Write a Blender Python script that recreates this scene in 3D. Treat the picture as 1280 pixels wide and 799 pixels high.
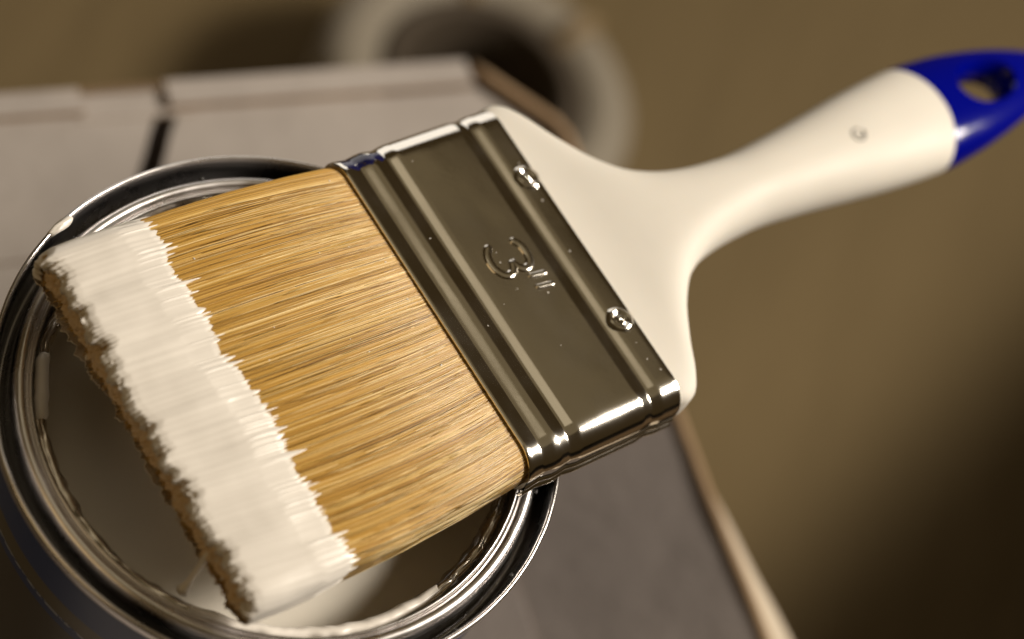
import bpy, math, random
import numpy as np
from mathutils import Vector, Matrix, noise

# ------------------------------------------------------------------ clear
for o in list(bpy.data.objects):
    bpy.data.objects.remove(o, do_unlink=True)
random.seed(7); rng = np.random.default_rng(7)
scene = bpy.context.scene
C = scene.collection
MM = 0.001                                   # everything is laid out in millimetres

# ------------------------------------------------------------------ camera
cam_d = bpy.data.cameras.new('camera'); cam = bpy.data.objects.new('camera', cam_d); C.objects.link(cam)
CP = np.array([0.0, -212.948, 342.088])
CR = np.array([0.88125, 0.33624, 0.33217]); CU = np.array([-0.46663, 0.73075, 0.49826]); CF = np.array([0.07520, 0.59410, -0.80087])
cam.matrix_world = Matrix(((CR[0], CU[0], -CF[0], CP[0]*MM), (CR[1], CU[1], -CF[1], CP[1]*MM), (CR[2], CU[2], -CF[2], CP[2]*MM), (0, 0, 0, 1)))
cam_d.sensor_width = 36.0; cam_d.lens = 75.1
cam_d.clip_start = 0.02; cam_d.clip_end = 20
cam_d.dof.use_dof = True; cam_d.dof.focus_distance = 0.399; cam_d.dof.aperture_fstop = 6.8
cam_d.dof.aperture_blades = 8
scene.camera = cam

# ------------------------------------------------------------------ world, lamps, exposure
w = bpy.data.worlds.new('World'); scene.world = w; w.use_nodes = True
w.node_tree.nodes['Background'].inputs[0].default_value = (0.036, 0.023, 0.009, 1)
w.node_tree.nodes['Background'].inputs[1].default_value = 1.0

def area_lamp(name, pos, target, size, power, col, size_y=None):
    d = bpy.data.lights.new(name, 'AREA'); d.energy = power; d.color = col
    d.shape = 'RECTANGLE' if size_y else 'SQUARE'; d.size = size
    if size_y: d.size_y = size_y
    o = bpy.data.objects.new(name, d); C.objects.link(o)
    o.location = pos
    o.rotation_euler = (Vector(target)-Vector(pos)).to_track_quat('-Z', 'Y').to_euler()
    return o
area_lamp('work_lamp', (0.92, 0.52, 0.80), (0.02, 0.03, 0), 0.36, 27.5, (1.0, 0.91, 0.785), 0.36)
area_lamp('window_lamp', (-0.70, 1.36, 0.16), (0, 0.05, 0.05), 0.95, 4.2, (1.0, 0.94, 0.86), 1.15)
area_lamp('ceiling_lamp', (0.10, 0.45, 1.9), (0.05, 0.3, 0), 2.3, 1.8, (1.0, 0.80, 0.47))
area_lamp('front_fill_lamp', (-0.95, -1.05, 0.75), (0, 0, 0), 1.1, 2.2, (1.0, 0.69, 0.34), 1.1)  # added fill from camera left for the bristle tip and the paint
area_lamp('overhead_fill_lamp', (-0.50, 0.25, 1.85), (0, 0, 0), 0.9, 0.9, (1.0, 0.86, 0.62))  # added overhead patch that brightens the ferrule grooves

scene.view_settings.view_transform = 'Standard'
scene.view_settings.look = 'None'
scene.view_settings.exposure = 0.0
scene.view_settings.gamma = 1.0
scene.view_settings.use_curve_mapping = False

# ------------------------------------------------------------------ helpers
def build(name, verts, faces, mat, parent=None, smooth=True, attrs=None):
    me = bpy.data.meshes.new(name)
    v = np.asarray(verts, float)*MM
    me.from_pydata(v.tolist(), [], [list(map(int, f)) for f in faces])
    if smooth: me.polygons.foreach_set('use_smooth', [True]*len(me.polygons))
    for k, a in (attrs or {}).items():
        at = me.attributes.new(k, 'FLOAT', 'POINT'); at.data.foreach_set('value', np.asarray(a, np.float32))
    me.update()
    o = bpy.data.objects.new(name, me); C.objects.link(o)
    if mat: me.materials.append(mat)
    if parent: o.parent = parent
    return o
def empty(name, loc=(0, 0, 0)):
    o = bpy.data.objects.new(name, None); C.objects.link(o); o.location = [c*MM for c in loc]; o.empty_display_size = 0.02
    return o
def tag(o, label=None, cat=None, group=None, kind=None):
    if label: o['label'] = label
    if cat: o['category'] = cat
    if group: o['group'] = group
    if kind: o['kind'] = kind
    return o
def grid_faces(nr, nc, wrap=False):
    f = []
    for i in range(nr-1):
        for j in range(nc if wrap else nc-1):
            k = (j+1) % nc
            f.append((i*nc+j, i*nc+k, (i+1)*nc+k, (i+1)*nc+j))
    return f
def lathe(prof, n=256, a0=0.0, a1=360.0, disp=None):
    full = abs(a1-a0-360) < 1e-6
    m = n if full else n+1
    V = []
    for (r, z) in prof:
        for j in range(m):
            a = math.radians(a0+(a1-a0)*j/n)
            rr, zz = (r, z) if disp is None else disp(r, z, a)
            V.append((rr*math.cos(a), rr*math.sin(a), zz))
    F = [tuple(reversed(q)) for q in grid_faces(len(prof), m, full)]
    return V, F
def tube(pts, rad, ns=10, squash=None, caps=True):
    pts = [Vector(p) for p in pts]; n = len(pts); V = []; F = []
    t0 = (pts[1]-pts[0]).normalized(); ref = Vector((0, 0, 1)) if abs(t0.z) < 0.9 else Vector((1, 0, 0))
    for i, p in enumerate(pts):
        t = (pts[min(i+1, n-1)]-pts[max(i-1, 0)]).normalized()
        a = t.cross(ref).normalized(); b = a.cross(t).normalized()
        r = rad[i] if hasattr(rad, '__len__') else rad
        for k in range(ns):
            th = 2*math.pi*k/ns
            V.append(tuple(p+a*(r*math.cos(th))+b*(r*math.sin(th)*(squash or 1))))
    F = grid_faces(n, ns, True)
    if caps:
        F.append(tuple(range(ns))[::-1]); F.append(tuple(range((n-1)*ns, n*ns)))
    return V, F
def nz(x, y, z=0.0): return noise.noise((x, y, z))

# ------------------------------------------------------------------ materials
def mat_new(name):
    m = bpy.data.materials.new(name); m.use_nodes = True
    nt = m.node_tree; b = nt.nodes['Principled BSDF']
    return m, nt, b
def node(nt, t, **kw):
    n = nt.nodes.new(t)
    for k, v in kw.items():
        if k in n.inputs: n.inputs[k].default_value = v
        else: setattr(n, k, v)
    return n
def ramp(nt, fac, stops):
    r = nt.nodes.new('ShaderNodeValToRGB'); e = r.color_ramp.elements
    while len(e) < len(stops): e.new(0.5)
    for s, (p, c) in zip(e, stops): s.position = p; s.color = (*c, 1) if len(c) == 3 else c
    nt.links.new(fac, r.inputs[0]); return r
def coords(nt, scale=(1, 1, 1)):
    t = nt.nodes.new('ShaderNodeTexCoord'); m = nt.nodes.new('ShaderNodeMapping'); m.inputs['Scale'].default_value = scale
    nt.links.new(t.outputs['Object'], m.inputs['Vector']); return m.outputs['Vector']
def bump(nt, b, h, strength, dist):
    n = nt.nodes.new('ShaderNodeBump'); n.inputs['Strength'].default_value = strength; n.inputs['Distance'].default_value = dist
    nt.links.new(h, n.inputs['Height']); nt.links.new(n.outputs['Normal'], b.inputs['Normal']); return n
def noise_tex(nt, vec, scale, detail=4, rough=0.55):
    n = nt.nodes.new('ShaderNodeTexNoise'); n.inputs['Scale'].default_value = scale; n.inputs['Detail'].default_value = detail; n.inputs['Roughness'].default_value = rough
    nt.links.new(vec, n.inputs['Vector']); return n.outputs['Fac']
def mixc(nt, fac, a, b):
    m = nt.nodes.new('ShaderNodeMix'); m.data_type = 'RGBA'
    for sock, val in ((m.inputs['Factor'], fac), (m.inputs['A'], a), (m.inputs['B'], b)):
        if hasattr(val, 'links'): nt.links.new(val, sock)
        elif isinstance(val, (int, float)): sock.default_value = val
        else: sock.default_value = (*val, 1) if len(val) == 3 else val
    return m.outputs['Result']
def math_n(nt, op, a, b=None, c=None, clamp=False):
    m = nt.nodes.new('ShaderNodeMath'); m.operation = op; m.use_clamp = clamp
    for i, v in enumerate((a, b, c)):
        if v is None: continue
        if hasattr(v, 'links'): nt.links.new(v, m.inputs[i])
        else: m.inputs[i].default_value = v
    return m.outputs[0]

def m_metal(name, base, rough, specks=0.0, navy_patch=False):
    m, nt, b = mat_new(name)
    v = coords(nt)
    n1 = noise_tex(nt, v, 60, 5); n2 = noise_tex(nt, v, 900, 3)
    rr = ramp(nt, n1, [(0.3, (rough*0.7,)*3), (0.75, (rough*1.8,)*3)])
    nt.links.new(rr.outputs[0], b.inputs['Roughness'])
    b.inputs['Metallic'].default_value = 1.0
    tint = mixc(nt, n1, tuple(x*0.93 for x in base), base)
    if specks:
        vo = nt.nodes.new('ShaderNodeTexVoronoi'); vo.inputs['Scale'].default_value = 1000; nt.links.new(v, vo.inputs['Vector'])
        vo2 = nt.nodes.new('ShaderNodeTexVoronoi'); vo2.inputs['Scale'].default_value = 330; nt.links.new(v, vo2.inputs['Vector'])
        near = math_n(nt, 'LESS_THAN', vo.outputs['Distance'], 0.20)
        patch = math_n(nt, 'GREATER_THAN', noise_tex(nt, v, 95, 3), specks)
        big = math_n(nt, 'MULTIPLY', math_n(nt, 'LESS_THAN', vo2.outputs['Distance'], 0.07), math_n(nt, 'GREATER_THAN', noise_tex(nt, v, 60, 2), 0.66))
        # hair-thin scuffs in a few places
        vs_ = nt.nodes.new('ShaderNodeMapping'); vs_.inputs['Rotation'].default_value = (0, 0, 0.5); vs_.inputs['Scale'].default_value = (300, 1900, 300); nt.links.new(v, vs_.inputs['Vector'])
        sc_ = math_n(nt, 'MULTIPLY', math_n(nt, 'GREATER_THAN', noise_tex(nt, vs_.outputs[0], 1.0, 2), 0.72), math_n(nt, 'GREATER_THAN', noise_tex(nt, v, 75, 2), 0.73))
        sp = math_n(nt, 'MAXIMUM', math_n(nt, 'MAXIMUM', math_n(nt, 'MULTIPLY', near, patch), big), sc_)
        tint = mixc(nt, sp, tint, (0.85, 0.8, 0.72))
        b2 = math_n(nt, 'SUBTRACT', 1.0, sp); nt.links.new(b2, b.inputs['Metallic'])
    if navy_patch:
        # navy patch at one corner of the metal, with its own ragged outline
        tc = nt.nodes.new('ShaderNodeTexCoord')
        sx = nt.nodes.new('ShaderNodeSeparateXYZ'); nt.links.new(tc.outputs['Object'], sx.inputs[0])
        wob = math_n(nt, 'MULTIPLY', math_n(nt, 'SUBTRACT', noise_tex(nt, v, 350, 3), 0.5), 0.009)
        vv = math_n(nt, 'ADD', sx.outputs['Y'], wob)
        band = math_n(nt, 'COMPARE', vv, 0.0335, 0.0013)
        ur = math_n(nt, 'COMPARE', sx.outputs['X'], 0.0055, 0.0045)
        up = math_n(nt, 'GREATER_THAN', sx.outputs['Z'], -0.004)
        st = math_n(nt, 'MULTIPLY', math_n(nt, 'MULTIPLY', band, ur), up)
        tint = mixc(nt, st, tint, (0.010, 0.010, 0.055))
        cur = b.inputs['Metallic'].links[0].from_socket if b.inputs['Metallic'].links else None
        mm = math_n(nt, 'SUBTRACT', cur if cur else 1.0, st, clamp=True); nt.links.new(mm, b.inputs['Metallic'])
    nt.links.new(tint, b.inputs['Base Color'])
    bump(nt, b, n2, 0.018, 0.0002)
    return m
M_FER = m_metal('nickel_plate', (0.82, 0.78, 0.71), 0.11, specks=0.74, navy_patch=True)
M_RIM = m_metal('tinplate', (0.82, 0.79, 0.78), 0.25, specks=0.72)
M_CHAN = m_metal('dark_metal', (0.34, 0.33, 0.33), 0.24)  # darker metal for the lid channel
M_LIP = m_metal('tinplate_smeared', (0.66, 0.61, 0.55), 0.2)

def m_plastic(name, col, rough, coat=0.0, fine=0.02):
    m, nt, b = mat_new(name); v = coords(nt)
    n = noise_tex(nt, v, 90, 4)
    nt.links.new(mixc(nt, n, tuple(c*0.94 for c in col), col), b.inputs['Base Color'])
    rr = ramp(nt, n, [(0.2, (rough*0.85,)*3), (0.8, (rough*1.15,)*3)]); nt.links.new(rr.outputs[0], b.inputs['Roughness'])
    b.inputs['Coat Weight'].default_value = coat
    bump(nt, b, noise_tex(nt, v, 700, 2), fine, 0.0003)
    return m
M_WHITE = m_plastic('cream_plastic', (0.70, 0.66, 0.59), 0.55)
M_WHITE.node_tree.nodes['Principled BSDF'].inputs['Specular IOR Level'].default_value = 0.3
M_WHITE.node_tree.nodes['Principled BSDF'].inputs['Subsurface Weight'].default_value = 0.12
M_WHITE.node_tree.nodes['Principled BSDF'].inputs['Subsurface Radius'].default_value = (0.003, 0.002, 0.0012)
M_BLUE = m_plastic('blue_plastic', (0.0003, 0.0020, 0.18), 0.13, 0.0)
M_BLUE.node_tree.nodes['Principled BSDF'].inputs['Specular IOR Level'].default_value = 0.32
M_MARK = m_plastic('grey_mark', (0.16, 0.15, 0.13), 0.5)
M_BLACK = m_plastic('black_speck', (0.012, 0.010, 0.008), 0.5)

def m_paint(name, col, rough, bs=0.12, sc=260):
    m, nt, b = mat_new(name); v = coords(nt)
    n = noise_tex(nt, v, 70, 4)
    nt.links.new(mixc(nt, n, tuple(c*0.95 for c in col), col), b.inputs['Base Color'])
    b.inputs['Roughness'].default_value = rough
    bump(nt, b, noise_tex(nt, v, sc, 3), bs, 0.0012)
    return m
M_PAINT = m_paint('wet_white_paint', (0.82, 0.77, 0.70), 0.34, 0.03, 160)
M_POOL = m_paint('paint_pool', (0.74, 0.69, 0.60), 0.22, 0.01, 40)

def m_bristle(name):
    m, nt, b = mat_new(name)
    a = nt.nodes.new('ShaderNodeAttribute'); a.attribute_name = 'tone'
    r = ramp(nt, a.outputs['Fac'], [(0.0, (0.13, 0.060, 0.010)), (0.38, (0.43, 0.228, 0.036)), (0.72, (0.60, 0.365, 0.078)), (0.86, (0.72, 0.52, 0.19)), (1.0, (0.90, 0.73, 0.40))])
    nt.links.new(r.outputs[0], b.inputs['Base Color'])
    b.inputs['Roughness'].default_value = 0.28
    b.inputs['Specular IOR Level'].default_value = 0.7
    return m
M_SOAK = m_paint('paint_soaked_fibre', (0.82, 0.63, 0.41), 0.5, 0.6, 700)
M_BRIS = m_bristle('bristle_fibre')

def m_card(name, col, edge=False):
    m, nt, b = mat_new(name); v = coords(nt)
    n = noise_tex(nt, v, 25, 6, 0.6); n2 = noise_tex(nt, v, 600, 3)
    c1 = mixc(nt, n, tuple(c*0.70 for c in col), tuple(min(1, c*1.16) for c in col))
    vs = coords(nt, (1, 1, 1)); st = noise_tex(nt, v, 7, 5, 0.65)
    c2 = mixc(nt, math_n(nt, 'MULTIPLY', ramp(nt, st, [(0.45, (0, 0, 0)), (0.7, (1, 1, 1))]).outputs[0], 0.35), c1, tuple(c*0.7 for c in col))
    nt.links.new(c2, b.inputs['Base Color']); b.inputs['Roughness'].default_value = 0.75
    b.inputs['Specular IOR Level'].default_value = 0.3
    bump(nt, b, math_n(nt, 'ADD', math_n(nt, 'MULTIPLY', n2, 0.15), noise_tex(nt, v, 55, 4)), 0.28, 0.003)
    return m
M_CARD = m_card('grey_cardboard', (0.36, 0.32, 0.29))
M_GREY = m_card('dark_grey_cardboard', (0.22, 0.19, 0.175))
M_KRAFT = m_card('kraft_edge', (0.30, 0.20, 0.115))
M_PALE = m_card('pale_cardboard', (0.52, 0.44, 0.34))

def m_floor(name, col, folds):
    m, nt, b = mat_new(name); v = coords(nt)
    n = noise_tex(nt, v, 3.0, 4); n2 = noise_tex(nt, v, 14, 4)
    c = mixc(nt, n, tuple(x*0.78 for x in col), tuple(x*1.15 for x in col)); nt.links.new(c, b.inputs['Base Color'])
    b.inputs['Roughness'].default_value = 0.8; b.inputs['Specular IOR Level'].default_value = 0.12
    if folds: bump(nt, b, noise_tex(nt, coords(nt, (1.0, 0.25, 1)), 20, 3), 0.35, 0.02)
    return m
M_SHEET = m_floor('tan_paper', (0.132, 0.095, 0.046), True)
M_BROWN = m_floor('shadow_block_brown', (0.055, 0.032, 0.012), False)
M_FLOOR = m_floor('dark_floor', (0.008, 0.006, 0.004), False)
M_ROLL = m_plastic('white_paper_roll', (0.21, 0.18, 0.135), 0.7)
M_SHADE_TUBE = m_plastic('dark_shade_tube', (0.05, 0.035, 0.02), 0.8)
M_GAP_BAND = m_plastic('brown_gap_band', (0.20, 0.14, 0.07), 0.6)

def m_label(name):
    m, nt, b = mat_new(name)
    tc = nt.nodes.new('ShaderNodeTexCoord'); sx = nt.nodes.new('ShaderNodeSeparateXYZ'); nt.links.new(tc.outputs['Object'], sx.inputs[0])
    t = math_n(nt, 'DIVIDE', math_n(nt, 'MULTIPLY', sx.outputs['Z'], -1000.0), 60.0)   # 0..1 over the upper 60 mm
    r = ramp(nt, t, [(0.0, (0.016, 0.045, 0.18)), (15/60, (0.10, 0.085, 0.05)), (20/60, (0.014, 0.038, 0.15)), (23/60, (0.055, 0.047, 0.035)), (0.9, (0.06, 0.05, 0.04))])
    r.color_ramp.interpolation = 'CONSTANT'
    ang = nt.nodes.new('ShaderNodeTexNoise'); ang.inputs['Scale'].default_value = 900
    nt.links.new(tc.outputs['Object'], ang.inputs['Vector'])
    line = math_n(nt, 'MULTIPLY', math_n(nt, 'COMPARE', t, 20.6/60, 0.006), math_n(nt, 'GREATER_THAN', ang.outputs['Fac'], 0.5))
    nt.links.new(mixc(nt, line, r.outputs[0], (0.3, 0.33, 0.4)), b.inputs['Base Color'])
    b.inputs['Roughness'].default_value = 0.3
    return m
M_LABEL = m_label('printed_label')

# ------------------------------------------------------------------ setting: floor and paper sheet
ZF = -450.0
def pix(x, y, z):                     # where a line of sight through the photograph meets a horizontal plane
    d = CF+CR*(x-640)/2670-CU*(y-399.5)/2670
    t = (z-CP[2])/d[2]; return CP+d*t
fl = build('floor', [(-3000, -3000, ZF-4), (3000, -3000, ZF-4), (3000, 3000, ZF-4), (-3000, 3000, ZF-4)], [(0, 1, 2, 3)], M_FLOOR, smooth=False)
tag(fl, kind='structure')
ea = pix(1330, 330, ZF); eb = pix(800, 860, ZF); ed = (ea-eb)/np.linalg.norm(ea-eb); en = np.array([-ed[1], ed[0], 0])
nu, nv = 90, 70; V = []
for i in range(nu):
    for j in range(nv):
        p = eb-en*500-ed*900+ed*(i*2900/(nu-1))+en*(j*2600/(nv-1))
        h = 3.0+4.0*(nz(p[0]*0.006, p[1]*0.006)+0.5*nz(p[0]*0.02, p[1]*0.012, 3))*min(1, j/4.0+0.15)
        V.append((p[0], p[1], ZF+max(0.6, h)))
sheet = build('masking_paper', V, grid_faces(nu, nv), M_SHEET)
tag(sheet, 'wide tan masking paper spread over the floor around the cardboard box', 'paper sheet')

sb_c = eb+ed*330-en*235
sb = empty('shadow_block', (sb_c[0], sb_c[1], ZF+8))  # unseen block added to cast the soft shadow at lower right
def obox(name, u0, u1, v0, v1, z0, z1, mat, parent, bev=4):
    V = []; q = [(u0, v0), (u1, v0), (u1, v1), (u0, v1)]
    for z, ins in ((z0, bev), (z0+bev, 0), (z1-bev, 0), (z1, bev)):
        for (a_, b_) in q:
            a2 = a_+(ins if a_ == u0 else -ins); b2 = b_+(ins if b_ == v0 else -ins)
            p = ed*a2+en*b2; V.append((p[0], p[1], z))
    F = grid_faces(4, 4, True)+[(3, 2, 1, 0), (12, 13, 14, 15)]
    return build(name, V, F, mat, parent, smooth=False)
obox('base', -620, 620, -120, 120, 0, 222, M_BROWN, sb)
obox('block_top', -624, 624, -124, 124, 223, 245, M_BROWN, sb)
tag(sb, 'unseen dark brown block added on the floor to shade the lower right corner', 'storage box')

# white roll lying on the paper, far out of focus
rc = pix(598, 112, ZF+75)
roll = empty('paper_roll', (rc[0], rc[1], ZF+5))
prof = [(46, 0), (46, 70), (48, 75), (53, 79), (60, 80), (67, 78), (72, 73), (73, 66), (73, 8), (71, 0), (46, 0)]
V, F = lathe([(r, z) for r, z in reversed(prof)], 96)
ro = build('ring', V, F, M_ROLL, roll)
V, F = lathe([(38, 2), (38, 77), (39, 78.5), (44.5, 78.5), (45.6, 77), (45.6, 2)], 80); build('shade_tube', V, F, M_SHADE_TUBE, roll)  # dark tube added to deepen the shade inside the ring
for an in (62, 118):  # brown bands added over the ring to imitate its dark gaps
    a = math.radians(an); pts = []
    for k in range(15):
        t = math.pi*k/14
        pts.append(((60+15*math.cos(t))*math.cos(a), (60+15*math.cos(t))*math.sin(a), 50+32*math.sin(t)))
    V, F = tube(pts, 5.0, 8); build('gap_band', V, F, M_GAP_BAND, roll)
tag(roll, 'blurred thick white ring-shaped roll lying on the floor behind the box', 'roll')

# ------------------------------------------------------------------ cardboard box
E1 = np.array([0.763, 0.647, 0]); E2 = np.array([0.647, -0.763, 0]); K0 = np.array([17.6, 226.0, 0])
def bxp(a, b, z): return K0-E1*a+E2*b+np.array([0, 0, z])
box = empty('cardboard_box', (30, 100, ZF+5)); BO = np.array([30, 100, ZF+5])
def slab(name, outline, th, mat, seg=1, edge_mat=None, wave=0.0):
    """flat cardboard panel: outline of (a, b, z) points, thickness downwards"""
    P = []
    n = len(outline)
    for k in range(n):
        p0, p1 = np.array(outline[k], float), np.array(outline[(k+1) % n], float)
        m = max(1, int(np.linalg.norm(p1-p0)/6.0))
        for q in range(m): P.append(p0+(p1-p0)*q/m)
    top = []
    for q in P:
        p = bxp(*q); j = 0.5*nz(p[0]*0.15, p[1]*0.15, 1.7)
        top.append(p+np.array([j, 0.6*j, wave*nz(p[0]*0.02, p[1]*0.02, 5)]))
    top = np.array(top)-BO; bot = top-np.array([0, 0, th]); m = len(P)
    V = list(top)+list(bot)
    F = [tuple(range(m))[::-1], tuple(range(m, 2*m))]+[(k, (k+1) % m, m+(k+1) % m, m+k) for k in range(m)]
    o = build(name, V, F, mat, box, smooth=False)
    if edge_mat:
        o.data.materials.append(edge_mat)
        for p in o.data.polygons[2:]: p.material_index = 1
    return o
# inner flaps under everything (a gap between them is the dark slot)
slab('inner_flap', [(52, 0, -130), (111.5, 0, -130), (113.5, 9, -130), (135, 50, -130), (52, 50, -130)], 3.0, M_CARD, edge_mat=M_KRAFT)
slab('inner_flap', [(120.5, 0, -130), (330, 0, -130), (330, 50, -130), (141, 50, -130), (120.5, 10, -130)], 3.0, M_CARD, edge_mat=M_KRAFT)
slab('base_panel', [(104, 50.3, -130.4), (330, 50.3, -130.4), (330, 330, -130.4), (104, 330, -130.4)], 3.0, M_CARD, edge_mat=M_KRAFT)
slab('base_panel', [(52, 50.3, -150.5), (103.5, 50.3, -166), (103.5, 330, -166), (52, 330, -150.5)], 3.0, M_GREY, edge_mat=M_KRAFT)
slab('corner_flap', [(23, 2, -131), (51.5, 0, -131), (51.5, 33.5, -131), (2, 33.5, -131), (1.5, 27, -131)], 3.0, M_CARD, edge_mat=M_KRAFT)
slab('bridge_strip', [(108, -0.2, -129.6), (141, -0.2, -129.6), (141, 8.8, -129.6), (108, 9.4, -129.6)], 1.2, M_CARD, edge_mat=M_KRAFT)
# raised folded strips along the back edge
slab('edge_strip', [(23.5, -0.5, -127.2), (115.5, -0.5, -127.2), (115.5, 7.8, -127.0), (23.5, 8.0, -127.0)], 2.6, M_CARD, edge_mat=M_KRAFT)
slab('edge_strip', [(139.5, -0.3, -127.6), (330, -0.3, -127.6), (330, 6.4, -127.6), (139.5, 7.2, -127.6)], 2.2, M_CARD, edge_mat=M_KRAFT)
# right flap dives under the base panel
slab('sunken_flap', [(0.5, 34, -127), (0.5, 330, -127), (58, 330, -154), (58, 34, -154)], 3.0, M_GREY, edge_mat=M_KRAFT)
# folded-out torn edge on the right
slab('torn_flap', [(-1.6, 146, -127.5), (-9, 178, -132), (-13, 200, -134), (-38, 300, -146), (-1.6, 300, -127.5)], 2.6, M_PALE, edge_mat=M_PALE)
# rolled fold along the right edge
pts = []
for k in range(60):
    b_ = 2+k*5.4; p = bxp(0.2+0.7*nz(b_*0.03, 2)+max(0, (26-b_)*0.9), b_, -127.6+0.5*nz(b_*0.05, 9))-BO; pts.append(p)
V, F = tube(pts, 1.9, 8); build('fold', V, F, M_KRAFT, box)
# walls, a corrugated sandwich whose upper edge is open along the back
def wall(name, p0, p1, th, top):
    p0 = np.array(p0); p1 = np.array(p1); d = (p1-p0)/np.linalg.norm(p1-p0); n = np.array([-d[1], d[0], 0])*th
    c4 = [p0, p1, p1+n, p0+n]
    V = [np.array([q[0], q[1], top])-BO for q in c4]+[np.array([q[0], q[1], ZF+5])-BO for q in c4]
    F = [(0, 1, 2, 3), (7, 6, 5, 4)]+[(k, k+4, (k+1) % 4+4, (k+1) % 4) for k in range(4)]
    return build(name, V, F, M_CARD, box, smooth=False)
wall('back_wall', bxp(24, 3.5, 0), bxp(330, 3.5, 0), -3.2, -133.2)
wall('side_wall', bxp(4.0, 34, 0), bxp(4.0, 330, 0), 3.2, -133.2)
wall('front_wall', bxp(7, 326.5, 0), bxp(327, 326.5, 0), 3.2, -151)
wall('far_wall', bxp(326, 4, 0), bxp(326, 326, 0), -3.2, -134)
# flutes showing along the open back edge
for k in range(92):
    a_ = 24.5+k*2.3; p = bxp(a_, -1.0, -128.7)-BO
    V, F = tube([p, p+E2*1.2+np.array([0, 0, 0.5]), p+E2*2.6+np.array([0, 0, 0.4])], [0.55, 0.75, 0.4], 6); build('flute', V, F, M_KRAFT, box)
tag(box, 'grey cardboard box with worn flaps supporting the open paint can', 'cardboard box')

# ------------------------------------------------------------------ paint can
can = empty('paint_can', (0, 0, -126.5)); CB = np.array([0, 0, -126.5])
def shift(V): return [(x, y, z+126.5) for x, y, z in V]
V, F = lathe([(0, -126.4), (51, -126.4), (53.2, -125.5), (53.75, -124), (53.75, -4.4), (53.75, -3.6)][::-1], 200)
bd = build('can_body', V, F, M_LABEL, None); bd.parent = can; bd.location = (0, 0, 126.5*MM)
def rim_disp(r, z, a):
    return r+0.10*nz(math.cos(a)*2.2, math.sin(a)*2.2, 1)+0.04*nz(math.cos(a)*14, math.sin(a)*14, 6), z+0.10*nz(math.cos(a)*3, math.sin(a)*3, 4)
rim_outer = [(53.7, -4.2), (54.4, -3.2), (54.9, -2.2), (55.0, -1.0), (54.85, -0.3), (54.5, 0.0), (54.15, -0.15), (53.95, -0.6), (53.85, -1.1)]
channel = [(53.88, -1.05), (53.4, -3.0), (53.2, -6.4), (52.8, -8.2), (51.9, -8.4), (51.3, -7.6), (51.05, -4.6), (50.95, -3.2)]
rim_inner = [(50.97, -3.3), (50.8, -2.4), (50.5, -1.6), (50.0, -0.95), (49.3, -0.7), (48.6, -0.95), (48.1, -1.6), (47.9, -2.1), (47.7, -1.75), (47.35, -1.40), (47.05, -1.75),
       (46.95, -3.0), (46.9, -5.0), (46.6, -6.6)]
def densify(pr, k=3):
    pr = np.array(pr, float); out = []
    n = len(pr)
    for i in range(n-1):
        p0, p1, p2, p3 = pr[max(i-1, 0)], pr[i], pr[i+1], pr[min(i+2, n-1)]
        for q in range(k):
            t = q/k
            out.append(0.5*((2*p1)+(-p0+p2)*t+(2*p0-5*p1+4*p2-p3)*t*t+(-p0+3*p1-3*p2+p3)*t**3))
    out.append(pr[-1]); return [tuple(x) for x in out]
V, F = lathe(densify(rim_outer, 4), 360, disp=rim_disp); build('outer_rim', shift(V), F, M_RIM, can)
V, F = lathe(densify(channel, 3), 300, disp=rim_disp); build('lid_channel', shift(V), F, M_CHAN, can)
V, F = lathe(densify(rim_inner, 4), 360, disp=rim_disp); build('inner_rim', shift(V), F, M_RIM, can)
# bent inner lip with dried lumps
def lip_disp(r, z, a):
    ca, sa = math.cos(a), math.sin(a)
    wv = nz(ca*6, sa*6, 2)+0.9*nz(ca*12, sa*12, 5)
    k = (46.2-r)/2.4
    return r+0.95*wv*k+0.3*nz(ca*22, sa*22, z), z+1.1*wv*k+0.35*nz(ca*16, sa*16, 8+z)
lip = [(46.3, -4.2), (45.9, -4.6), (45.3, -4.4), (44.7, -4.5), (44.2, -5.0), (43.9, -5.8), (44.0, -6.6), (44.5, -7.2), (45.4, -7.4)]
V, F = lathe(densify(lip, 3), 420, disp=lip_disp); build('inner_lip', shift(V), F, M_LIP, can)
# inner wall under the lip
V, F = lathe([(45.3, -7.2), (52.6, -9.5), (52.8, -14), (52.8, -40)], 160); build('inner_wall', shift(V), F, M_PAINT, can)
# paint smeared along parts of the lip
def smear(a0, a1, seed, hh=0.6):
    n = int(abs(a1-a0)*2.4); m = 11; V = []
    for i in range(m):
        t = i/(m-1)
        for j in range(n+1):
            s = j/n; a = math.radians(a0+(a1-a0)*s)
            env = min(1, s*6, (1-s)*6)**0.5
            wv = nz(s*abs(a1-a0)*0.25, seed, 0); k = 0.45+0.55*env
            ph = math.pi*(0.02+0.96*t)
            r = 45.1+1.25*k*math.cos(ph)*1.15+0.3*wv-0.25
            z = -4.75+(hh*env+0.1+0.25*wv)*math.sin(ph)-(2.2*t*t)*env
            rr, zz = lip_disp(45.0, -4.5, a)
            r += (rr-45.0)*0.6; z += (zz+4.5)*0.6
            V.append((r*math.cos(a), r*math.sin(a), z))
    build('paint_smear', shift(V), grid_faces(m, n+1), M_PAINT, can)
smear(-88, -24, 1.0, 1.5); smear(196, 214, 5.0, 1.6); smear(140, 158, 9.0, 1.2); smear(112, 128, 13.0, 0.9)
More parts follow.
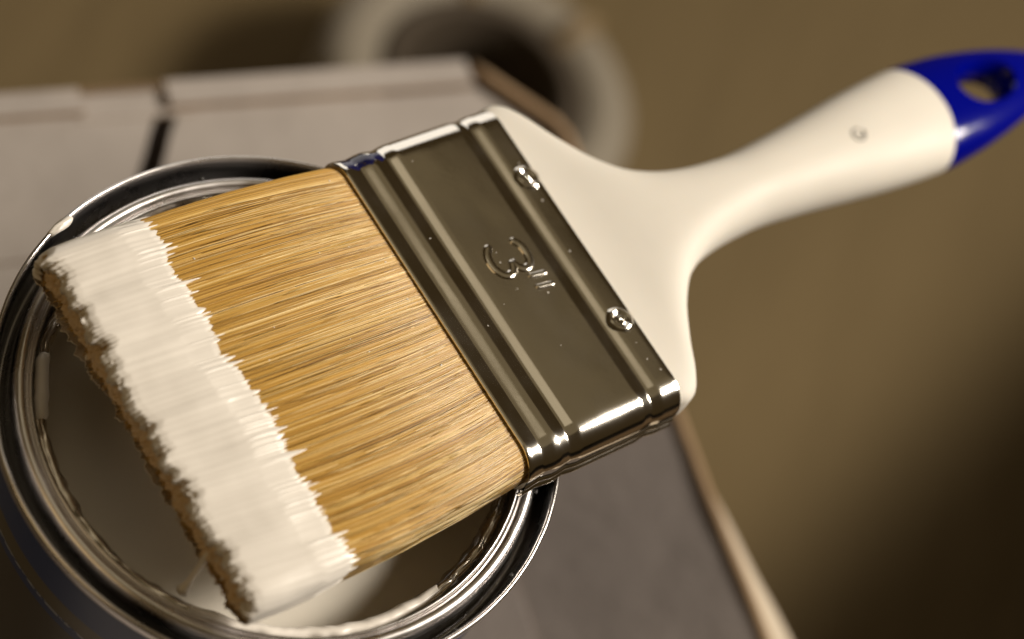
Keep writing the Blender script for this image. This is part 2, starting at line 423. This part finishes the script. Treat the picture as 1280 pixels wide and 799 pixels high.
# little lumps and a white drip over the outer rim
def blob(name, c, sx, sy, sz, rot, mat, seed, parent):
    V = []; nu_, nv_ = 12, 18
    for i in range(nu_):
        th = math.pi*(i+0.02)/(nu_-0.96)
        for j in range(nv_):
            ph = 2*math.pi*j/nv_
            d = Vector((math.sin(th)*math.cos(ph), math.sin(th)*math.sin(ph), math.cos(th)))
            k = 1+0.28*noise.noise(d*1.7+Vector((seed, seed, 0)))
            x, y, z = d.x*sx*k, d.y*sy*k, d.z*sz*k
            V.append((c[0]+x*math.cos(rot)-y*math.sin(rot), c[1]+x*math.sin(rot)+y*math.cos(rot), c[2]+z))
    F = [tuple(reversed(q)) for q in grid_faces(nu_, nv_, True)]
    F.append(tuple(range(nv_))); F.append(tuple(reversed(range((nu_-1)*nv_, nu_*nv_))))
    return build(name, V, F, mat, parent)
a = math.radians(168.5)
blob('paint_drip', (54.1*math.cos(a), 54.1*math.sin(a), 126.5-0.4), 1.0, 3.3, 0.9, a-0.1, M_PAINT, 3, can)
a = math.radians(169.3)
blob('speck', (50.2*math.cos(a), 50.2*math.sin(a), 126.5-1.2), 0.6, 1.5, 0.5, a+0.5, M_BLACK, 8, can)
for k, (ad, r_) in enumerate([(-12, 53.3), (-30, 53.6), (9, 50.9), (-46, 53.5), (134, 50.6)]):
    a = math.radians(ad); blob('speck', (r_*math.cos(a), r_*math.sin(a), 126.5-1.0), 0.35, 0.6, 0.3, a, M_BLACK, 11+k, can)
tag(can, 'open round paint tin with shiny metal rim and dark blue label', 'paint can')

# the paint in the can
LEVEL = -19.0
prof = [(0.01, 0)]+[(r, 0.02*math.sin(r)) for r in range(4, 50, 4)]+[(51.0, 0.15), (52.0, 0.5), (52.5, 1.2)]
V, F = lathe([(r, z+LEVEL) for r, z in prof], 180, disp=lambda r, z, a: (r, z+0.10*nz(r*math.cos(a)*0.08, r*math.sin(a)*0.08)))
po = build('white_paint', V, [tuple(reversed(f)) for f in F], M_POOL)
tag(po, 'smooth still cream-white paint filling the open tin below its rim', 'paint')

# ------------------------------------------------------------------ paint brush (local axes: x along handle, y up-left, z up)
br = empty('paint_brush')
UA = Vector((0.574187, 0.818401, -0.022998)); VA = Vector((0.818618, -0.574339, 0)); WA = Vector((0.0132086, 0.0188266, 0.9997355))
BO_ = Vector((15.327, 24.837, 14.0))
br.matrix_world = Matrix(((UA.x, -VA.x, WA.x, BO_.x*MM), (UA.y, -VA.y, WA.y, BO_.y*MM), (UA.z, -VA.z, WA.z, BO_.z*MM), (0, 0, 0, 1)))
def L(u, v, w): return (u, -v, w)                      # v counts towards the lower right of the photograph
def rrect(hw, top, bot, rad, nt=60, ncn=14, nb=40, cv=0.0):
    """outline of a rounded bar; returns list of (v, w, nv, nw), starting at the left end of the top face"""
    out = []
    rad = min(rad, (top-bot)/2*0.98)
    for k in range(nt): out.append((-(hw-rad)+2*(hw-rad)*k/nt, top, 0, 1))
    for k in range(ncn):
        t = math.pi/2*k/ncn; out.append((hw-rad+rad*math.sin(t), top-rad+rad*math.cos(t), math.sin(t), math.cos(t)))
    ns = max(2, int((top-bot-2*rad)/0.8))
    for k in range(ns): out.append((hw, top-rad-(top-bot-2*rad)*k/ns, 1, 0))
    for k in range(ncn):
        t = math.pi/2*k/ncn; out.append((hw-rad+rad*math.cos(t), bot+rad-rad*math.sin(t), math.cos(t), -math.sin(t)))
    for k in range(nb): out.append(((hw-rad)-2*(hw-rad)*k/nb, bot, 0, -1))
    for k in range(ncn):
        t = math.pi/2*k/ncn; out.append((-(hw-rad)-rad*math.sin(t), bot+rad-rad*math.cos(t), -math.sin(t), -math.cos(t)))
    for k in range(ns): out.append((-hw, bot+rad+(top-bot-2*rad)*k/ns, -1, 0))
    for k in range(ncn):
        t = math.pi/2*k/ncn; out.append((-(hw-rad)-rad*math.cos(t), top-rad+rad*math.sin(t), -math.cos(t), math.sin(t)))
    return [(v+cv, w_, a_, b_) for v, w_, a_, b_ in out]

# --- ferrule
def groove(u, c, hw, d):
    x = abs(u-c)/hw
    if x >= 1.25: return 0.0
    # pressed V with eased shoulders and bottom
    k = 0.5*((1-math.sqrt(x*x+0.012))+math.sqrt((1-math.sqrt(x*x+0.012))**2+0.012))
    return -d*k*min(1, (1.25-x)/0.25)
def fer_off(u):
    return groove(u, 3.7, 2.7, 0.62)+groove(u, 10.2, 2.5, 0.66)+groove(u, 31.2, 2.4, 0.66)
ust = sorted(set([0.0, 0.06, 0.15]+[round(x, 3) for x in np.arange(0.3, 14, 0.22)]+[round(x, 3) for x in np.arange(14, 28, 1.0)]+[round(x, 3) for x in np.arange(28, 34.5, 0.22)]+[35, 36, 37, 38, 38.35, 38.5]))
V = []
sec = rrect(37.7, 0, -13.0, 6.0, 70, 18, 40, 0.8)
nsec = len(sec)
for u in ust:
    of = fer_off(u)
    e = min(u, 38.5-u); of -= 0.22*max(0, 1-e/0.25)**2
    for (v, w_, a_, b_) in sec:
        fl_ = 0.08*nz(v*0.04, u*0.05, 3)+0.012*nz(v*0.16, u*0.2, 9)
        if b_ > 0.9: fl_ -= 0.18*math.cos(v/37.7*math.pi/2)
        V.append(L(u, v+a_*(of*0.55+fl_*0.3), w_+b_*(of+fl_)))
nrow = len(ust)
F = grid_faces(nrow, nsec, True)
# inner skin so that the metal has thickness at both open ends
V2 = []
for u in (38.5, 0.0):
    for (v, w_, a_, b_) in sec: V2.append(L(u, v-a_*0.75, w_-b_*0.75))
base = len(V); V += V2
for j in range(nsec):
    k = (j+1) % nsec
    F.append(((nrow-1)*nsec+j, (nrow-1)*nsec+k, base+k, base+j))
    F.append((base+j, base+k, base+nsec+k, base+nsec+j))
    F.append((base+nsec+j, base+nsec+k, k, j))
fer = build('ferrule', V, [tuple(reversed(f)) for f in F], M_FER, br)
# overlapping seam along the lower side
for (w0, th) in ((-8.0, 0.42), (-10.2, 0.60)):
    rows = []
    for u in np.arange(0.15, 38.4, 0.5):
        of = fer_off(u)*0.55
        rows.append([L(u, 38.5+of-0.35, w0+0.75), L(u, 38.5+of+th*0.9, w0+0.5), L(u, 38.5+of+th, w0), L(u, 38.5+of+th*0.6-abs(w0+8)*0.02, w0-0.7), L(u, 38.5+of-0.6, w0-0.95)])
    V = [q for r_ in rows for q in r_]
    build('seam', V, grid_faces(len(rows), 5), M_FER, fer)

# --- stamped rivets, figure and inch marks on the ferrule
def face_w(v, u): return -0.18*math.cos((v-0.8)/37.7*math.pi/2)+0.08*nz(v*0.04, u*0.05, 3)+0.012*nz(v*0.16, u*0.2, 9)
for (u0, v0) in ((36.0, -17.5), (35.4, 17.9)):
    prof = [(0.02, 0.50), (0.5, 0.46), (0.9, 0.22), (1.15, 0.06), (1.4, 0.12), (1.75, 0.38), (2.05, 0.46), (2.35, 0.36), (2.7, 0.12), (3.1, -0.15)]
    V, F = lathe(densify(prof, 2), 40, disp=lambda r, z, a: (r*(1+0.10*nz(math.cos(a)*1.5, math.sin(a)*1.5, u0)), z*(1+0.25*nz(math.cos(a)*1.2+v0, math.sin(a)*1.2, 0))))
    f0 = face_w(v0, u0)
    V = [L(u0+x, v0+y, f0+z) for x, y, z in V]
    build('rivet', V, F, M_FER, fer)
def emboss(name, uv, hw):
    """raised flat-topped stroke with sloping flanks and rounded ends"""
    P = [Vector((u, v, 0)) for u, v in uv]; n = len(P); V = []
    prof = [(-1.0, -0.15), (-0.86, 0.10), (-0.68, 0.33), (-0.42, 0.42), (0.0, 0.44), (0.42, 0.42), (0.68, 0.33), (0.86, 0.10), (1.0, -0.15)]
    ex = [(P[0]-(P[1]-P[0]).normalized()*hw*k, math.sqrt(max(0.02, 1-k*k))) for k in (0.98, 0.8, 0.45)]+[(p, 1.0) for p in P]+[(P[-1]+(P[-1]-P[-2]).normalized()*hw*k, math.sqrt(max(0.02, 1-k*k))) for k in (0.45, 0.8, 0.98)]
    m = len(ex)
    for i, (p, k) in enumerate(ex):
        t = (ex[min(i+1, m-1)][0]-ex[max(i-1, 0)][0]).normalized(); nn = Vector((-t.y, t.x, 0))
        for (x, h) in prof:
            q = p+nn*(x*hw*k); V.append(L(q.x, q.y, face_w(q.y, q.x)+(h+0.15)*min(1, k*1.3)-0.15))
    return build(name, V, grid_faces(m, len(prof)), M_FER, fer)
# the figure 3 with its top towards the handle
arc = []
for k in range(15):
    t = math.radians(150-k*(150+80)/14); arc.append((23.4+2.15*math.sin(t), -2.75+3.3*math.cos(t)))
arc2 = []
for k in range(17):
    t = math.radians(75-k*(75+158)/16); arc2.append((19.15+2.3*math.sin(t), -2.85+3.5*math.cos(t)))
emboss('numeral_three', arc+arc2, 1.05)
for v0 in (2.6, 5.3):
    emboss('inch_mark', [(26.3, v0+0.2), (25.6, v0+0.1), (24.8, v0), (24.0, v0-0.1), (23.3, v0-0.2)], 0.72)

# --- handle
HU = [36.0, 38.7, 40.5, 43.0, 45.5, 49.0, 54.0, 60.0, 68.4, 76.0, 85.0, 98.0, 110.0, 122.0, 133.0, 143.0, 152.0, 160.0, 170.0, 178.0, 185.0, 189.5, 192.0]
HV = [36.4, 37.3, 37.6, 36.8, 33.9, 27.2, 19.2, 13.4, 9.9, 8.7, 8.3, 9.2, 10.6, 12.1, 13.1, 13.6, 13.0, 11.9, 9.9, 7.7, 5.2, 3.0, 0.3]
HT = [-1.2, -0.75, -0.7, -0.6, -0.4, 0.0, 0.5, 0.9, 1.2, 1.3, 1.4, 1.7, 2.0, 2.2, 2.2, 2.0, 1.5, 0.9, 0.0, -1.0, -2.4, -4.0, -6.2]
HB = [-11.8, -12.2, -12.3, -12.4, -12.6, -13.0, -13.4, -13.8, -14.2, -14.4, -14.6, -15.0, -15.3, -15.0, -14.3, -13.0, -11.2, -9.8, -8.9, -8.4, -7.9, -7.4, -6.8]
def smooth_interp(x, X, Y):
    X = np.array(X); Y = np.array(Y); d = np.diff(Y)/np.diff(X); m = np.zeros(len(X))
    m[0], m[-1] = d[0], d[-1]
    for i in range(1, len(X)-1):
        m[i] = 0 if d[i-1]*d[i] <= 0 else 2*d[i-1]*d[i]/(d[i-1]+d[i])
    i = int(min(max(np.searchsorted(X, x)-1, 0), len(X)-2)); h = X[i+1]-X[i]; t = (x-X[i])/h
    return (2*t**3-3*t*t+1)*Y[i]+(t**3-2*t*t+t)*h*m[i]+(-2*t**3+3*t*t)*Y[i+1]+(t**3-t*t)*h*m[i+1]
def handle_ring(u, n=72, off=0.0, curve=0.0):
    """one cross-section; curve bends the section so that the colour joint is an arc"""
    out = []
    for k in range(n):
        t = 2*math.pi*k/n
        uu = u
        for it in range(2 if curve else 1):
            hv = smooth_interp(uu, HU, HV)+off; ht = smooth_interp(uu, HU, HT)+off; hb = smooth_interp(uu, HU, HB)-off
            ex = 0.36+0.54*min(1, max(0, (uu-40)/45))
            cx, sx_ = math.cos(t), math.sin(t)
            v = hv*math.copysign(abs(cx)**ex, cx); mid = (ht+hb)/2; hh = (ht-hb)/2
            w_ = mid+hh*math.copysign(abs(sx_)**ex, sx_)
            if curve: uu = u-curve*v*v
        out.append(L(uu, v+0.4*max(0, 1-abs(uu-40)/60), w_))
    return out
JOINT = 144.6; CV = 0.024
us = list(np.arange(36, 62, 0.8))+list(np.arange(62, 138, 2.0))
rings = [handle_ring(u) for u in us]+[handle_ring(138+(JOINT-138)*k/5, curve=CV*k/5) for k in range(6)]
V = [q for r_ in rings for q in r_]; n = 72
F = grid_faces(len(rings), n, True); F.append(tuple(range(n))[::-1]); F.append(tuple(range((len(rings)-1)*n, len(rings)*n)))
hd = build('handle', V, F, M_WHITE, br)
us = [JOINT+0.02]+[JOINT+(191.9-JOINT)*k/40 for k in range(1, 41)]
rings = [handle_ring(u, off=0.03, curve=CV*max(0, 1-(u-JOINT)/12)) for u in us]
V = [q for r_ in rings for q in r_]
F = grid_faces(len(rings), n, True); F.append(tuple(range(n))[::-1]); F.append(tuple(range((len(rings)-1)*n, len(rings)*n)))
cap = build('handle_end', V, F, M_BLUE, br)
# hanging hole cut through the blue end with a flared mouth
HC, HVc = 163.0, -0.8
cv_ = []; lev = [(-20, 2.2), (-12.0, 1.55), (-9.6, 1.22), (-7.6, 1.04), (-6.0, 1.0), (-4.0, 1.0), (-2.6, 1.06), (-1.0, 1.22), (0.5, 1.48), (2.2, 1.8), (6, 2.4)]
for (w_, s) in lev:
    for k in range(48):
        t = 2*math.pi*k/48
        cv_.append(L(HC+(7.0+(s-1)*5.5)*math.cos(t), HVc+(4.2+(s-1)*4.6)*math.sin(t), w_))
Fc = [tuple(reversed(q)) for q in grid_faces(len(lev), 48, True)]; Fc.append(tuple(range(48))); Fc.append(tuple(reversed(range((len(lev)-1)*48, len(lev)*48))))
cut = build('cutter', cv_, Fc, None, br)
import bmesh
for o in (cap, cut):
    bm = bmesh.new(); bm.from_mesh(o.data); bmesh.ops.recalc_face_normals(bm, faces=bm.faces); bm.to_mesh(o.data); bm.free()
md = cap.modifiers.new('hole', 'BOOLEAN'); md.operation = 'DIFFERENCE'; md.object = cut; md.solver = 'EXACT'
bpy.context.view_layer.update()
dg = bpy.context.evaluated_depsgraph_get()
me = bpy.data.meshes.new_from_object(cap.evaluated_get(dg)); cap.modifiers.clear(); cap.data = me
me.materials.clear(); me.materials.append(M_BLUE)
me.polygons.foreach_set('use_smooth', [True]*len(me.polygons))
bpy.data.objects.remove(cut, do_unlink=True)
for o in (hd, fer, cap):
    bm = bmesh.new(); bm.from_mesh(o.data); bmesh.ops.recalc_face_normals(bm, faces=bm.faces)
    for e in bm.edges:
        if len(e.link_faces) == 2 and e.calc_face_angle(0) > math.radians(40): e.smooth = False
    bm.to_mesh(o.data); bm.free()
# small round moulded mark on the handle
mu, mv = 116.5, 1.0
def handle_top(u, v):
    hv = smooth_interp(u, HU, HV); ht = smooth_interp(u, HU, HT); hb = smooth_interp(u, HU, HB)
    ex = 0.36+0.54*min(1, max(0, (u-40)/45)); mid = (ht+hb)/2; hh = (ht-hb)/2
    c_ = min(1, abs(v)/hv)**(1/ex); return mid+hh*math.sqrt(max(0, 1-c_*c_))**ex
ring = [L(mu+1.7*math.cos(t), mv+1.5*math.sin(t), handle_top(mu+1.7*math.cos(t), mv+1.5*math.sin(t))-0.02) for t in np.linspace(-0.5, 5.3, 34)]
V, F = tube(ring, 0.24, 6); build('moulded_mark', V, F, M_MARK, hd)
tick = [L(mu+du, mv+dv, handle_top(mu+du, mv+dv)) for du, dv in ((-0.7, -0.3), (-0.1, 0.3), (0.5, 0.8), (1.2, 0.2))]
V, F = tube(tick, 0.20, 6); build('moulded_mark', V, F, M_MARK, hd)

# --- bristles
TIP = -61.5
def pack(u):
    """cross-section of the bristle bundle at u: half width, top, bottom, corner radius, centre"""
    t = min(1, max(0, -u/61.5))
    hw = smooth_interp(t, [0, 0.25, 0.6, 1.0], [36.8, 38.0, 38.7, 38.6])
    top = smooth_interp(t, [0, 0.12, 0.4, 0.8, 1.0], [-0.8, -0.3, 0.0, -0.7, -1.6])
    bot = smooth_interp(t, [0, 0.12, 0.4, 0.8, 1.0], [-12.2, -12.9, -13.2, -12.4, -11.2])
    return hw, top, bot, smooth_interp(t, [0, 0.5, 1.0], [5.4, 4.5, 3.6]), 0.7
def pack_point(s, u, depth):
    """s in 0..1 round the outline, depth below the surface"""
    hw, top, bot, rad, cv = pack(u); rad = min(rad, (top-bot)/2*0.98)
    Lt = 2*(hw-rad); Lc = math.pi/2*rad; Ls = (top-bot)-2*rad; tot = 2*Lt+4*Lc+2*Ls
    x = (s % 1.0)*tot
    segs = [Lt, Lc, Ls, Lc, Lt, Lc, Ls, Lc]; k = 0
    while k < 7 and x > segs[k]: x -= segs[k]; k += 1
    f = x/segs[k]
    if k == 0: v, w_, a_, b_ = -(hw-rad)+Lt*f, top, 0, 1
    elif k == 1: t = math.pi/2*f; a_, b_ = math.sin(t), math.cos(t); v, w_ = hw-rad+rad*a_, top-rad+rad*b_
    elif k == 2: v, w_, a_, b_ = hw, top-rad-Ls*f, 1, 0
    elif k == 3: t = math.pi/2*f; a_, b_ = math.cos(t), -math.sin(t); v, w_ = hw-rad+rad*a_, bot+rad+rad*b_
    elif k == 4: v, w_, a_, b_ = (hw-rad)-Lt*f, bot, 0, -1
    elif k == 5: t = math.pi/2*f; a_, b_ = -math.sin(t), -math.cos(t); v, w_ = -(hw-rad)+rad*a_, bot+rad+rad*b_
    elif k == 6: v, w_, a_, b_ = -hw, bot+rad+Ls*f, -1, 0
    else: t = math.pi/2*f; a_, b_ = -math.cos(t), math.sin(t); v, w_ = -(hw-rad)+rad*a_, top-rad+rad*b_
    return v+cv-a_*depth, w_-b_*depth, a_, b_
def tip_len(v, w_): return TIP+1.1*nz(v*0.22, w_*0.22, 1)+0.9*nz(v*0.9, w_*0.9, 4)
SV = []; SF = []; ST = []
def strand(path, r, tone):
    b0 = len(SV); n_ = len(path)
    for i, p in enumerate(path):
        rr = r*(1.0 if i < n_-1 else 0.55)
        for k in range(3):
            th = 2*math.pi*k/3+0.5*math.pi
            SV.append((p[0], p[1]+rr*math.cos(th), p[2]+rr*math.sin(th))); ST.append(tone)
    for i in range(n_-1):
        for k in range(3):
            q = (k+1) % 3
            SF.append((b0+i*3+k, b0+i*3+q, b0+(i+1)*3+q, b0+(i+1)*3+k))
    SF.append((b0+(n_-1)*3, b0+(n_-1)*3+1, b0+(n_-1)*3+2))
NS = 21000
for i in range(NS):
    s = random.random()
    if 0.56 < s < 0.93 and random.random() < 0.65: continue       # the hidden underside needs fewer
    dep = 1.9*random.random()**1.7
    du = random.gauss(0, 0.00016); wob = random.gauss(0, 0.03); ph = random.uniform(0, 6.28)
    clump = nz(s*160, 3.3)
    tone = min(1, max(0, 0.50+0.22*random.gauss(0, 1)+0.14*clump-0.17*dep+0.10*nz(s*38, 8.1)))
    if random.random() < 0.02: tone = min(1, tone+0.4)
    path = []
    u0 = 1.5; v_, w0, _, _ = pack_point(s, TIP, dep); ue = tip_len(v_, w0)+0.7+random.gauss(0, 0.5)
    if random.random() < 0.10: ue += random.uniform(0, 9)
    for k in range(6):
        t = k/5; u = u0+(ue-u0)*t
        v, w_, a_, b_ = pack_point(s+du*t*1.0, u, dep*(0.7+0.3*t)+0.12)
        j = wob*math.sin(math.pi*t*1.3+ph)*0.5*t
        path.append(L(u, v+j*abs(b_)+0.08*clump*t, w_+j*0.4*abs(a_)+0.10*nz(s*300, u*0.008, 6)*t))
    strand(path, random.uniform(0.055, 0.135), tone)
# strands that fill the end of the bundle
for i in range(4200):
    v = random.uniform(-36.5, 38); w_ = random.uniform(-10.6, -2.2)
    ue = tip_len(v, w_)+0.45+random.gauss(0, 0.5)
    strand([L(-48, v*0.995, w_), L(-56, v, w_), L(ue, v+random.gauss(0, 0.25), w_+random.gauss(0, 0.25))], random.uniform(0.10, 0.17), min(1, max(0, random.gauss(0.7, 0.15))))
# stray hairs lifting off the surface, most coloured pale as painted glints
for i in range(260):
    s = random.uniform(0.0, 0.5); ue = random.uniform(-46, -14)
    d2 = random.gauss(0, 0.0035); path = []
    for k in range(7):
        t = k/6; u = -1+(ue+1)*t; v, w_, a_, b_ = pack_point(s+d2*t, u, 0.08-0.16*t*t)
        path.append(L(u, v, w_))
    strand(path, random.uniform(0.045, 0.085), random.uniform(0.85, 1.0) if i % 5 < 4 else random.uniform(0.05, 0.2))
# ragged paint-soaked end of the bundle
tv, tw = 300, 46; V = []
for j in range(tw):
    for i in range(tv):
        a_ = -1+2*i/(tv-1); c_ = -1+2*j/(tw-1)
        hw, top, bot, rad, cvv = pack(TIP)
        v = cvv+a_*(hw-0.4); w_ = (top+bot)/2+c_*((top-bot)/2-0.35)*(1-0.35*abs(a_)**14)
        edge = max(abs(a_)**30, abs(c_)**5)
        u = tip_len(v, w_)-0.1+0.75*nz(v*0.55, w_*0.8, 21)+0.45*nz(v*1.9, w_*2.2, 5)+1.8*edge
        V.append(L(u, v, w_))
build('soaked_tip', V, grid_faces(tw, tv), M_SOAK, br)
bri = build('bristles', SV, SF, M_BRIS, br, attrs={'tone': ST}); bri['kind'] = 'stuff'
# solid heart of the bundle
V = []; ncs = 120; rows = list(np.linspace(1.0, -60.0, 24))
for u in rows:
    for k in range(ncs):
        v, w_, a_, b_ = pack_point(k/ncs, u, 1.7); V.append(L(u, v, w_))
F = grid_faces(len(rows), ncs, True); F.append(tuple(range(ncs))); F.append(tuple(range((len(rows)-1)*ncs, len(rows)*ncs))[::-1])
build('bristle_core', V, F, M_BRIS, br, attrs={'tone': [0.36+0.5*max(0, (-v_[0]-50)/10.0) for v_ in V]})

# --- wet paint coating the end of the bristles
NC, NR = 1650, 72
cols = []
tl, tx, amp, pw, sk = 1, 1, 0.0, 1.0, 0.5
for j in range(NC):
    s = j/NC
    if tx >= tl:
        tl = random.choice((4, 5, 6, 7, 9, 11, 14)); tx = 0
        amp = abs(random.gauss(0, 1.5)); pw = random.uniform(0.7, 1.6)
        if random.random() < 0.12: amp += random.uniform(1.0, 2.6)
        sk = random.uniform(0.3, 0.7)
    x = (tx+0.5)/tl; tx += 1
    tri = (x/sk if x < sk else (1-x)/(1-sk))**pw
    ue = -42.4+1.2*nz(s*26, 0.5)+0.8*nz(s*90, 2.5)+amp*tri
    us_ = TIP-0.5+1.1*nz(s*40, 7.5)+0.9*nz(s*130, 9.5)+0.5*nz(s*420, 3.5)
    cols.append((s, us_, ue, random.gauss(0, 0.03)))
ues = np.array([c_[2] for c_ in cols]); ues = 0.8*ues+0.1*np.roll(ues, 1)+0.1*np.roll(ues, -1)
V = []; NW = 12
wrap = [max(0.3, 2.2+2.6*nz(c_[0]*60, 31.0)+1.8*nz(c_[0]*210, 33.0)+0.8*nz(c_[0]*520, 35.0)) if (c_[0] < 0.46 or c_[0] > 0.94) else 0.12 for c_ in cols]
for i in range(NW):                                     # paint folding over the cut ends
    f = i/NW
    for j in range(NC):
        s, us_, _, jit = cols[j]
        v, w_, a_, b_ = pack_point(s, us_, wrap[j]*(1-f)+0.05)
        V.append(L(us_-(1.7*math.sin(math.pi*0.5*(1-f))*(0.35+0.65*f)-0.6*(1-f)**4)*(1.0 if wrap[j] > 0.2 else 0.1), v, w_))
for i in range(NR):
    t = i/(NR-1)
    for j in range(NC):
        s, us_, _, jit = cols[j]
        u = us_+(ues[j]-us_)*t
        e0 = min(1, (u-us_)/1.8); e1 = min(1, (ues[j]-u)/6.5)
        th = 0.52*math.sqrt(max(0, e0))*e1
        ang = s*2*math.pi
        lump = 0.42*nz(s*17, u*0.09, 2)+0.24*nz(s*52, u*0.05, 5)+0.09*nz(s*190, u*0.035, 8)+0.05*nz(s*40, u*0.30, 11)
        h = -0.08+th*(1.0+lump)+0.42*lump*min(1, e0)*e1+jit*(1-e1)*0.5+0.13*min(1, e0*4)*min(1, e1*5)
        v, w_, a_, b_ = pack_point(s, u, -h)
        V.append(L(u-0.5*(1-e0)*nz(s*200, 4.4), v, w_))
coat = build('wet_paint', V, grid_faces(NR+NW, NC, True), M_PAINT, br)
tag(coat, 'thick wet white paint on the bristle tips')
# clots hanging at the tip
for i in range(34):
    v = random.uniform(-34, 37); w_ = random.uniform(-5, -1.6) if i % 3 else random.uniform(-10, -4)
    o = blob('paint_clot', L(tip_len(v, w_)+random.uniform(-0.2, 0.9), v, w_), random.uniform(0.3, 0.8), random.uniform(0.2, 0.55), random.uniform(0.2, 0.5), random.uniform(0, 3), M_PAINT, i*1.3, br)
# specks of paint and lint caught on the bare hairs and the metal
for i in range(11):
    v = random.uniform(-33, 35); u = random.uniform(-39, -2); hw, top, bot, rad, cvv = pack(u)
    r_ = random.uniform(0.07, 0.15)
    blob('paint_speck', L(u, v, top-0.05), r_*random.uniform(1, 1.8), r_, r_*0.7, random.uniform(0, 3), M_PAINT, i*0.7, br)
for i in range(13):
    v = random.uniform(-30, 33); u = random.choice((random.uniform(14, 28), random.uniform(7, 9), random.uniform(34.5, 37.5)))
    r_ = random.uniform(0.06, 0.13)
    blob('paint_speck', L(u, v, face_w(v, u)+fer_off(u)), r_*random.uniform(1, 2.2), r_, r_*0.4, random.uniform(0, 3), M_PAINT, i*0.9, fer)
# a thin string of paint from the underside of the tip to the lip of the can
inv = br.matrix_world.inverted()
p1 = inv @ (Vector(tuple(pix(228, 738, -3.8)))*MM)*1000
p0 = Vector(L(-61.2, 25.0, -7.6))
pts = [p0+(p1-p0)*t+Vector((0, 0, -0.8*math.sin(math.pi*t))) for t in (0, 0.15, 0.35, 0.55, 0.75, 0.9, 1.0)]
V, F = tube(pts, [0.9, 0.75, 0.62, 0.6, 0.65, 0.95, 1.3], 10); build('paint_string', V, F, M_PAINT, br)
tag(br, 'wide flat paint brush with cream handle, blue tip and white-dipped bristles resting on tin', 'paint brush')
